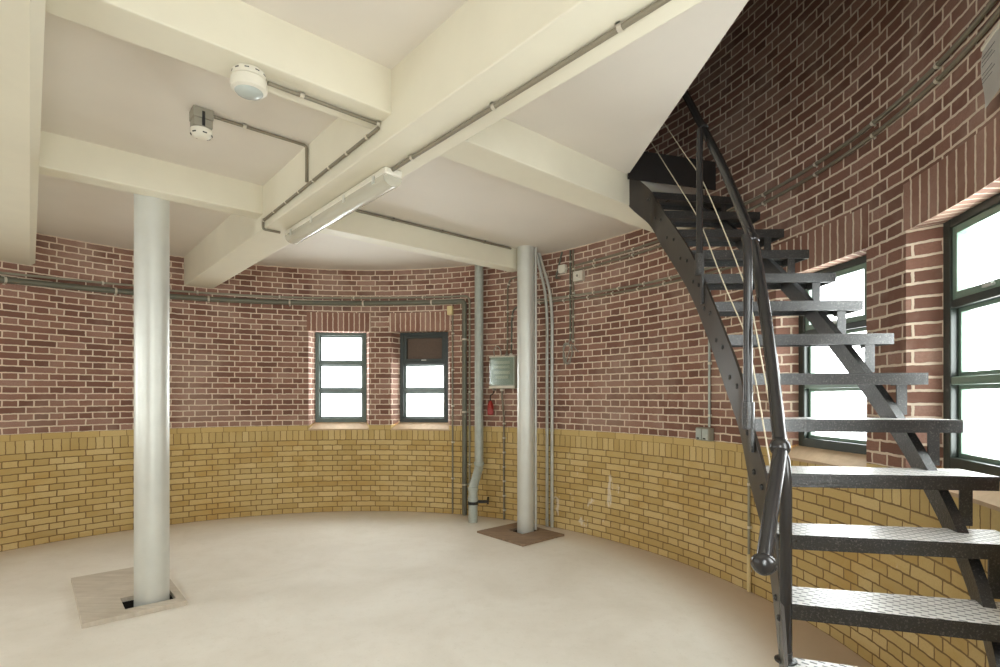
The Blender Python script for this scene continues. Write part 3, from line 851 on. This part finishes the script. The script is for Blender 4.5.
# the run from the presence detector along the cross beam, then down the main beam's face to the lamp
dF = 1.247 - CR - .002
sc = SENS.dot(E1) + .01
pts = [ds(SENS.dot(E2) + .075, sc, ZX - CR - .002), ds(dF, sc, ZX - CR - .002)]
conduit(pts, CR, 'thin grey conduit from the round presence detector to the main beam', clips=.36, nrm=DN, cstart=.14)
zr = ZB + .050
pts = fillet([ds(dF, sc, ZX - CR - .004), ds(dF, sc, ZX - .02), ds(dF, sc + .03, ZX - .055), ds(dF, 3.85, zr), ds(dF, 3.935, zr), ds(dF, 3.935, ZB - CR - .002), ds(1.36, 3.935, ZB - CR - .002)], .02)
pts = fillet([ds(dF, sc + .0, ZX - CR*3 - .004), ds(dF, 3.945, ZB + .05), ds(dF, 3.945, ZB - CR - .002), ds(1.355, 3.945, ZB - CR - .002)], .02)
conduit(pts, CR, 'grey conduit running low along the left face of the main beam to the tube light', clips=.22, nrm=-E2)
sm = SMK.dot(E1) + .0
pts = fillet([ds(SMK.dot(E2) + .052, sm, ZC - CR - .002), ds(dF - .0, sm, ZC - CR - .002), ds(dF, sm, ZB + .085)], .02)
conduit(pts, CR, 'grey conduit from the smoke detector box across the ceiling and down the beam face', clips=.40, nrm=DN, cstart=.16)
pts = [ds(1.418, 0.06, ZB - .012), ds(1.418, lampA - .003, ZB - .012)]
conduit(pts, .0100, 'long grey conduit under the main beam from the tube light towards the stair', clips=.62, nrm=DN, cstart=.35)
pts = [ds(1.545, 3.978, ZC - .014), ds(3.64, 3.978, ZC - .014)]
conduit(pts, .0105, 'brown grey conduit in the corner between ceiling and the cross beam to the far column', clips=.5, clipmat='conduit', nrm=DN)

# ------------------------------------------------------------------ pipes and fittings on the back wall
tk = [(-75, 269), (0, 279.5), (40, 283.5), (75, 287), (133, 292.4), (170, 296.4), (222, 299.8), (290, 302.4), (350, 303.1), (400, 302.8), (456, 301.6)]
pts = wall_path(tk, .034)
end = hit(464.5, 500, .034)[0]; zc1 = pts[-1].z
conduit(fillet(pts + [wall(end, zc1, .034), wall(end, .012, .034)], .10, 8), .028, 'thick grey conduit circling the back wall above the windows and turning down to the floor', 'conduit_dark', clips=.83, cstart=.50, cw=.020)
tn = [(u, v - (6.9 if u < 150 else 6.0 if u < 230 else 5.2)) for u, v in tk]
pts = wall_path(tn, .014); z2 = pts[-1].z
e2_ = hit(469.6, 500, .014)[0]
conduit(fillet(pts + [wall(e2_, z2, .014), wall(e2_, .012, .014)], .10, 8), .0105, 'thin pale conduit just above the thick one round the back wall', 'conduit_light', clips=.83, cstart=.4)
# small cream joint box and thin drop beside the right window
tj = hit(451, 308)[0]; pj = wall(tj, hit(451, 308)[1]); nj = inward(pj)
def wall_box(u, v):
    tt_, z_ = hit(u, v); p = wall(tt_, z_); N = inward(p); X = V((0, 0, 1)).cross(N)      # X runs to the viewer's right
    return p, basis(p, X, N, UP)
p, mw = wall_box(451, 308)
t = thing('joint_box', 'small cream joint box hanging under the thick conduit beside the right window', 'junction box', p)
b = bmesh.new(); box(b, -.033, .033, .002, .048, -.085, .018, mw, 0, .006); link('body', b, M['cream_pl'], t)
b = bmesh.new(); box(b, -.028, .028, .0485, .053, -.078, .012, mw, 0, .002); link('lid', b, M['cream_pl'], t)
q = hit(452.6, 400, .012); pts = [wall(q[0], p.z - .088, .012), wall(q[0], .012, .012)]
conduit(pts, .0095, 'thin grey conduit dropping from the cream joint box to the floor', clips=.42)
# drain pipe with an offset near the floor
pT = at_y(479, 300, 6.0); 
pb = at_y(473, 500, 5.80)
t = thing('drain_pipe', 'pale grey drain pipe with a bent foot between the far window and the column', 'pipe', V((pb.x, pb.y, 0)))
zA, zB = H - (468 - VH)/F*5.98, H - (487 - VH)/F*5.85
b = bmesh.new(); tube(b, fillet([V((pT.x, pT.y, ZC - .005)), V((pT.x, pT.y, zA)), V((pb.x, pb.y, zB)), V((pb.x, pb.y, .004))], .03, 6), .049, 28); link('pipe', b, M['zinc'], t, True)
for zz, cx in ((zA + .03, pT), (zB - .03, pb), (zB - .14, pb)):
    b = bmesh.new(); lathe(b, V((cx.x, cx.y, zz)), [(.050, 0), (.0565, .004), (.0565, .036), (.050, .040)], 28); link('collar', b, M['zinc'], t, True)
zc_ = H - (502 - VH)/F*5.86
b = bmesh.new(); lathe(b, V((pb.x, pb.y, zc_ - .014)), [(.0495, 0), (.056, .001), (.056, .03), (.0495, .031)], 28); box(b, pb.x + .04, pb.x + .17, pb.y + .02, pb.y + .06, zc_ - .005, zc_ + .022); box(b, pb.x + .15, pb.x + .17, pb.y + .0, pb.y + .22, zc_ - .012, zc_ + .026)
link('clamp', b, M['rubber'], t, True)
# conduit strapped to the far column
ang = math.radians(-8); pc = COL2 + V((cos(ang), sin(ang), 0))*(.086 + .0155)
cc = conduit([V((pc.x, pc.y, .024)), V((pc.x, pc.y, ZC - .004))], .0135, 'slim pale conduit running up the side of the far column', 'steel', cat='conduit')
for zz in (.42, 2.55):
    b = bmesh.new(); lathe(b, V((pc.x, pc.y, zz)), [(.0135, 0), (.018, .003), (.018, .032), (.0135, .035)], 16); link('coupling', b, M['steel'], cc, True)
# two pale pipes beside the column
for ub, ut, vt, lab, rr in ((547.0, 536.2, 246, 'left of the two silver pipes dropping down the wall right of the far column', .0155), (552.0, 539.0, 249, 'right of the two silver pipes dropping down the wall right of the far column', .0165)):
    q = hit(ub, 420, rr + .006)
    base = wall(q[0], .005, rr + .006)
    top_ = wall(q[0], 2.17, rr + .006)
    tp = at_y(ut, vt, 5.60); tp.z = ZC - .004
    m1 = tp.lerp(wall(q[0], 2.50, rr + .006), .28); m1.z = ZC - .14
    m2 = tp.lerp(wall(q[0], 2.45, rr + .006), .80); m2.z = 2.47
    pts = smooth_path([tp, m1, m2, top_, wall(q[0], 1.8, rr + .006)], 8) + [base]
    c_ = conduit(pts, rr, lab, 'steel', cat='pipe', name='wall_pipe')
    for zz in (1.0, 1.75, .06):
        b = bmesh.new(); lathe(b, V((base.x, base.y, zz)), [(rr, 0), (rr + .004, .002), (rr + .004, .018), (rr, .020)], 16); link('bracket', b, M['steel'], c_, True)

# fuse box with clear lid
p, mw = wall_box(506, 372.5)
t = thing('fuse_box', 'grey fuse box with a clear lid on the wall left of the far column', 'fuse box', p)
b = bmesh.new(); box(b, -.158, .158, .002, .085, -.178, .178, mw, 0, .008); link('housing', b, M['boxgrey'], t)
b = bmesh.new(); box(b, -.145, .145, .0855, .088, -.150, .160, mw); link('cover_plate', b, M['boxlight'], t)
b = bmesh.new()
for k, (zz, w) in enumerate(((.105, .10), (.055, .10), (-.005, .10), (-.055, .08))):
    box(b, -w, w, .0885, .108, zz - .016, zz + .016, mw, 0, .003)
link('breaker_row', b, M['white'], t)
b = bmesh.new(); box(b, -.150, .150, .112, .118, -.140, .165, mw, 0, .002); link('clear_lid', b, M['lid'], t)
for za, zb_ in ((.160, .176), (-.176, -.150)):
    b = bmesh.new(); box(b, -.155, .155, .086, .113, za, zb_, mw, 0, .002); link('lid_rail', b, M['white'], t)
FB = mw
for xx, zz, m_ in ((.085, .178, 'white'), (-.03, -.205, 'white'), (-.13, -.20, 'boxgrey'), (.03, .178, 'boxgrey')):
    b = bmesh.new(); lathe(b, mw @ V((xx, .04, zz)), [(.022, 0), (.022, .018), (.016, .022), (.016, .027)], 14); link('gland', b, M[m_], t, True)
# runs between fuse box and column
P_ = lambda u, v, off=.014: wall(*hit(u, v, off), off)
y0 = .04
pts = fillet([P_(517.5, 277), P_(510, 279), P_(507.6, 287), P_(507.5, 345), mw @ V((.03, .04, .207))], .06)
conduit(pts, .0085, 'outer grey conduit curving from behind the far column down to the fuse box', clips=.30)
pts = fillet([P_(519, 306), P_(513.6, 309), P_(511.6, 318), P_(511.6, 340), mw @ V((.085, .04, .206))], .06)
conduit(pts, .0085, 'inner grey conduit curving from behind the far column down to the fuse box', 'conduit_dark', clips=.30)
b = bmesh.new(); tube(b, smooth_path([mw @ V((-.125, .04, .182)), mw @ V((-.128, .045, .25)), mw @ V((-.085, .05, .29)), mw @ V((-.045, .045, .25)), mw @ V((-.04, .04, .182))], 8), .005, 8)
tag(link('cable', b, M['cable'], smooth=True), 'short grey cable looping over the top of the fuse box', 'cable')
pts = fillet([mw @ V((-.03, .04, -.207)), mw @ V((-.03, .035, -.26)), P_(503.8, 418, .013), P_(504.0, 519.5, .013)], .05)
conduit(pts, .0105, 'grey conduit dropping from under the fuse box to the floor', 'conduit', clips=.16, cstart=.36)
# red coupling hanging on its cable
ph = mw @ V((-.165, .06, -.40))
t = thing('socket_coupling', 'red socket coupling hanging on a cable under the fuse box', 'socket', ph)
b = bmesh.new(); lathe(b, ph, [(.026, -.075), (.034, -.07), (.036, -.03), (.034, .01), (.030, .05), (.018, .075), (.012, .088)], 20); link('body', b, M['redpl'], t, True)
b = bmesh.new(); box(b, ph.x - .030, ph.x + .030, ph.y - .046, ph.y - .035, ph.z - .062, ph.z - .005, None, 0, .004); link('flap', b, M['redpl'], t)
b = bmesh.new(); tube(b, smooth_path([ph + UP*.086, ph + UP*.14, mw @ V((-.14, .045, -.235)), mw @ V((-.13, .04, -.203))], 8), .0055, 8); link('cable', b, M['rubber'], t, True)

# boxes, switch and coiled cable right of the column
p, mw = wall_box(564, 269.5)
t = thing('junction_box', 'white junction box high on the wall beside the vertical conduits', 'junction box', p)
b = bmesh.new(); box(b, -.042, .042, .002, .045, -.042, .042, mw, 0, .006); link('body', b, M['white'], t)
b = bmesh.new(); box(b, -.038, .038, .0455, .050, -.038, .038, mw, 0, .002); link('lid', b, M['white'], t)
for s_ in (-1, 1):
    b = bmesh.new(); lathe(b, mw @ V((.043*s_, .022, 0)), [(.014, 0), (.014, .012), (.010, .014)], 12, (mw.to_3x3() @ V((s_, 0, 0)))); link('gland', b, M['white'], t, True)
p, mw = wall_box(580.5, 276.5)
t = thing('wall_switch', 'square white push button box right of the vertical conduits near the ceiling', 'switch', p)
b = bmesh.new(); box(b, -.058, .058, .002, .050, -.050, .050, mw, 0, .006); link('body', b, M['white'], t)
b = bmesh.new(); box(b, -.030, .030, .0505, .056, -.030, .030, mw, 0, .003); link('rocker', b, M['white'], t)
b = bmesh.new(); lathe(b, mw @ V((0, .0565, 0)), [(.012, 0), (.012, .004), (.008, .005)], 16, (mw.to_3x3() @ V((0, 1, 0)))); link('button', b, M['boxgrey'], t, True)
q1, q2 = hit(570.3, 300, .014), hit(573.0, 300, .014)
zt1 = 2.85
conduit([wall(q1[0], zt1, .014), wall(q1[0], hit(570.3, 341)[1], .014)], .0095, 'left of the paired vertical conduits ending in the coiled cable', 'conduit_dark', clips=.24)
conduit([wall(q2[0], zt1, .014), wall(q2[0], hit(573, 343)[1], .014)], .0095, 'right of the paired vertical conduits ending in the coiled cable', 'conduit', clips=.24, cstart=.2)
p, mw = wall_box(570.5, 352)
b = bmesh.new()
pts = [mw @ V((0, .02, .12))]
for k in range(40):
    a = pi/2 + 2*pi*k/16; rr = .045 + .004*(k % 5)
    pts.append(mw @ V((-.012 + rr*cos(a), .022 + .0006*k, -.01 + rr*1.9*sin(a))))
pts += [mw @ V((.05, .05, .06)), mw @ V((.10, .05, .02)), mw @ V((.13, .045, -.01))]
tube(b, smooth_path(pts, 3), .0045, 8)
tag(link('coiled_cable', b, M['cable'], smooth=True), 'loose coil of pale cable hanging below the paired vertical conduits', 'cable')
# level pairs round to the stair wall
zU = 2.655
ts, te = theta_u(576.5), theta_u(1040)
tm_ = theta_u(770)
conduit(level_path(ts, te, zU + .030, .014, 2.765), .0105, 'upper of the paired conduits high on the wall, passing behind the stair', 'conduit', clips=.46)
conduit(level_path(ts, te, zU - .018, .014, 2.700), .0105, 'lower of the paired conduits high on the wall, passing behind the stair', 'conduit', clips=.46)
conduit(fillet([wall(hit(562, 250, .014)[0], 2.85, .014), wall(hit(556, 250, .014)[0], 2.60, .014), wall(hit(556, 250, .014)[0], 2.59, .014)] + [wall(hit(560.5, 274, .014)[0], 2.59, .014)], .03), .009, 'short bent conduit left of the white junction box', 'conduit_dark')
ts2 = theta_u(534)
conduit(level_path(ts2, theta_u(745), 2.395, .013, 2.345), .0095, 'upper of the two conduits level with the coil top, running to the stair', 'conduit_light', clips=.30)
conduit(level_path(ts2, theta_u(745), 2.358, .013, 2.308), .0095, 'lower of the two conduits level with the coil top, running to the stair', 'conduit', clips=.30, cstart=.08)
# double socket and its conduit
p, mw = wall_box(708, 434.5)
t = thing('double_socket', 'grey double socket on the wall just above the yellow bricks', 'socket', p)
b = bmesh.new(); box(b, -.078, .072, .002, .052, -.047, .055, mw, 0, .006); link('body', b, M['boxgrey'], t)
for xx in (-.040, .034):
    b = bmesh.new(); box(b, xx - .032, xx + .032, .0525, .060, -.038, .046, mw, 0, .004); f_ = link('flap', b, M['zinc'], t)
    b = bmesh.new(); box(b, xx - .012, xx + .012, .0605, .066, -.034, -.024, mw, 0, .001); link('flap_catch', b, M['rubber'], f_)
q = hit(709.3, 380, .013)
conduit([wall(q[0], p.z + .058, .013), wall(q[0], 2.29, .013)], .0095, 'grey conduit rising behind the stringer from the double socket', 'zinc', clips=.40, cstart=.09)
# pipe behind the lower handrail
q = hit(749, 560, .018)
c_ = conduit([wall(q[0], .004, .018), wall(q[0], hit(749, 468)[1], .018)], .0095, 'thin pipe on the yellow wall with a cream sleeve at its foot', 'conduit_light', clips=.30, cat='pipe', name='wall_pipe')
pz = wall(q[0], 0, .018); b = bmesh.new(); lathe(b, V((pz.x, pz.y, .006)), [(.0140, 0), (.0140, .26), (.0100, .262)], 16); s_ = link('sleeve', b, M['cream_pl'], c_, True); s_['label'] = 'cream plastic sleeve'
# notice sheet
p, mw = wall_box(1012, 62)
t = thing('notice_sheet', 'white paper notice pinned high on the wall at the photo edge', 'paper', p)
b = bmesh.new()
n_ = 10; vs = []
for i in range(n_ + 1):
    row = []
    for j in range(7):
        x_ = -.080 + .16*j/6; z_ = .105 - .215*i/n_
        row.append(b.verts.new(mw @ V((x_, .050 + .006*sin(i*.5 + j*.4), z_))))
    vs.append(row)
for i in range(n_):
    for j in range(6): b.faces.new((vs[i][j], vs[i][j+1], vs[i+1][j+1], vs[i+1][j]))
bmesh.ops.solidify(b, geom=b.faces[:], thickness=.0006)
link('sheet', b, M['paper'], t, True)
for k, zz in enumerate((.06, .045, .03, .0, -.015, -.03)):
    b = bmesh.new(); box(b, -.062, .04 - .02*(k % 2), .0585, .059, zz, zz + .002, mw); link('text_line', b, M['ink'], t)
b = bmesh.new(); box(b, -.078, .078, .040, .058, .094, .110, mw, 0, .003); link('clip_strip', b, M['clip'], t)

# ------------------------------------------------------------------ daylight
w = bpy.data.worlds.new('World'); S.world = w; w.use_nodes = True
nt = w.node_tree; bg = nt.nodes['Background']
bg.inputs[0].default_value = (0.97, 0.985, 1.0, 1); bg.inputs[1].default_value = 1.0

# ------------------------------------------------------------------ camera
cd = bpy.data.cameras.new('camera'); cam = bpy.data.objects.new('camera', cd); COL.objects.link(cam)
cam.location = (0, 0, H); cam.rotation_euler = (pi/2, 0, 0)
cd.sensor_width = 36; cd.lens = F/1000*36; cd.shift_y = (VH - 333.5)/1000; cd.clip_start = 0.02
S.camera = cam
vs = S.view_settings; S.display_settings.display_device = 'sRGB'
vs.view_transform = 'Standard'; vs.look = 'None'; vs.exposure = 4.3; vs.gamma = 1; vs.use_curve_mapping = False
cy = S.cycles
cy.max_bounces = 16; cy.diffuse_bounces = 10; cy.glossy_bounces = 5; cy.transparent_max_bounces = 12
cy.sample_clamp_indirect = 0; cy.use_denoising = True
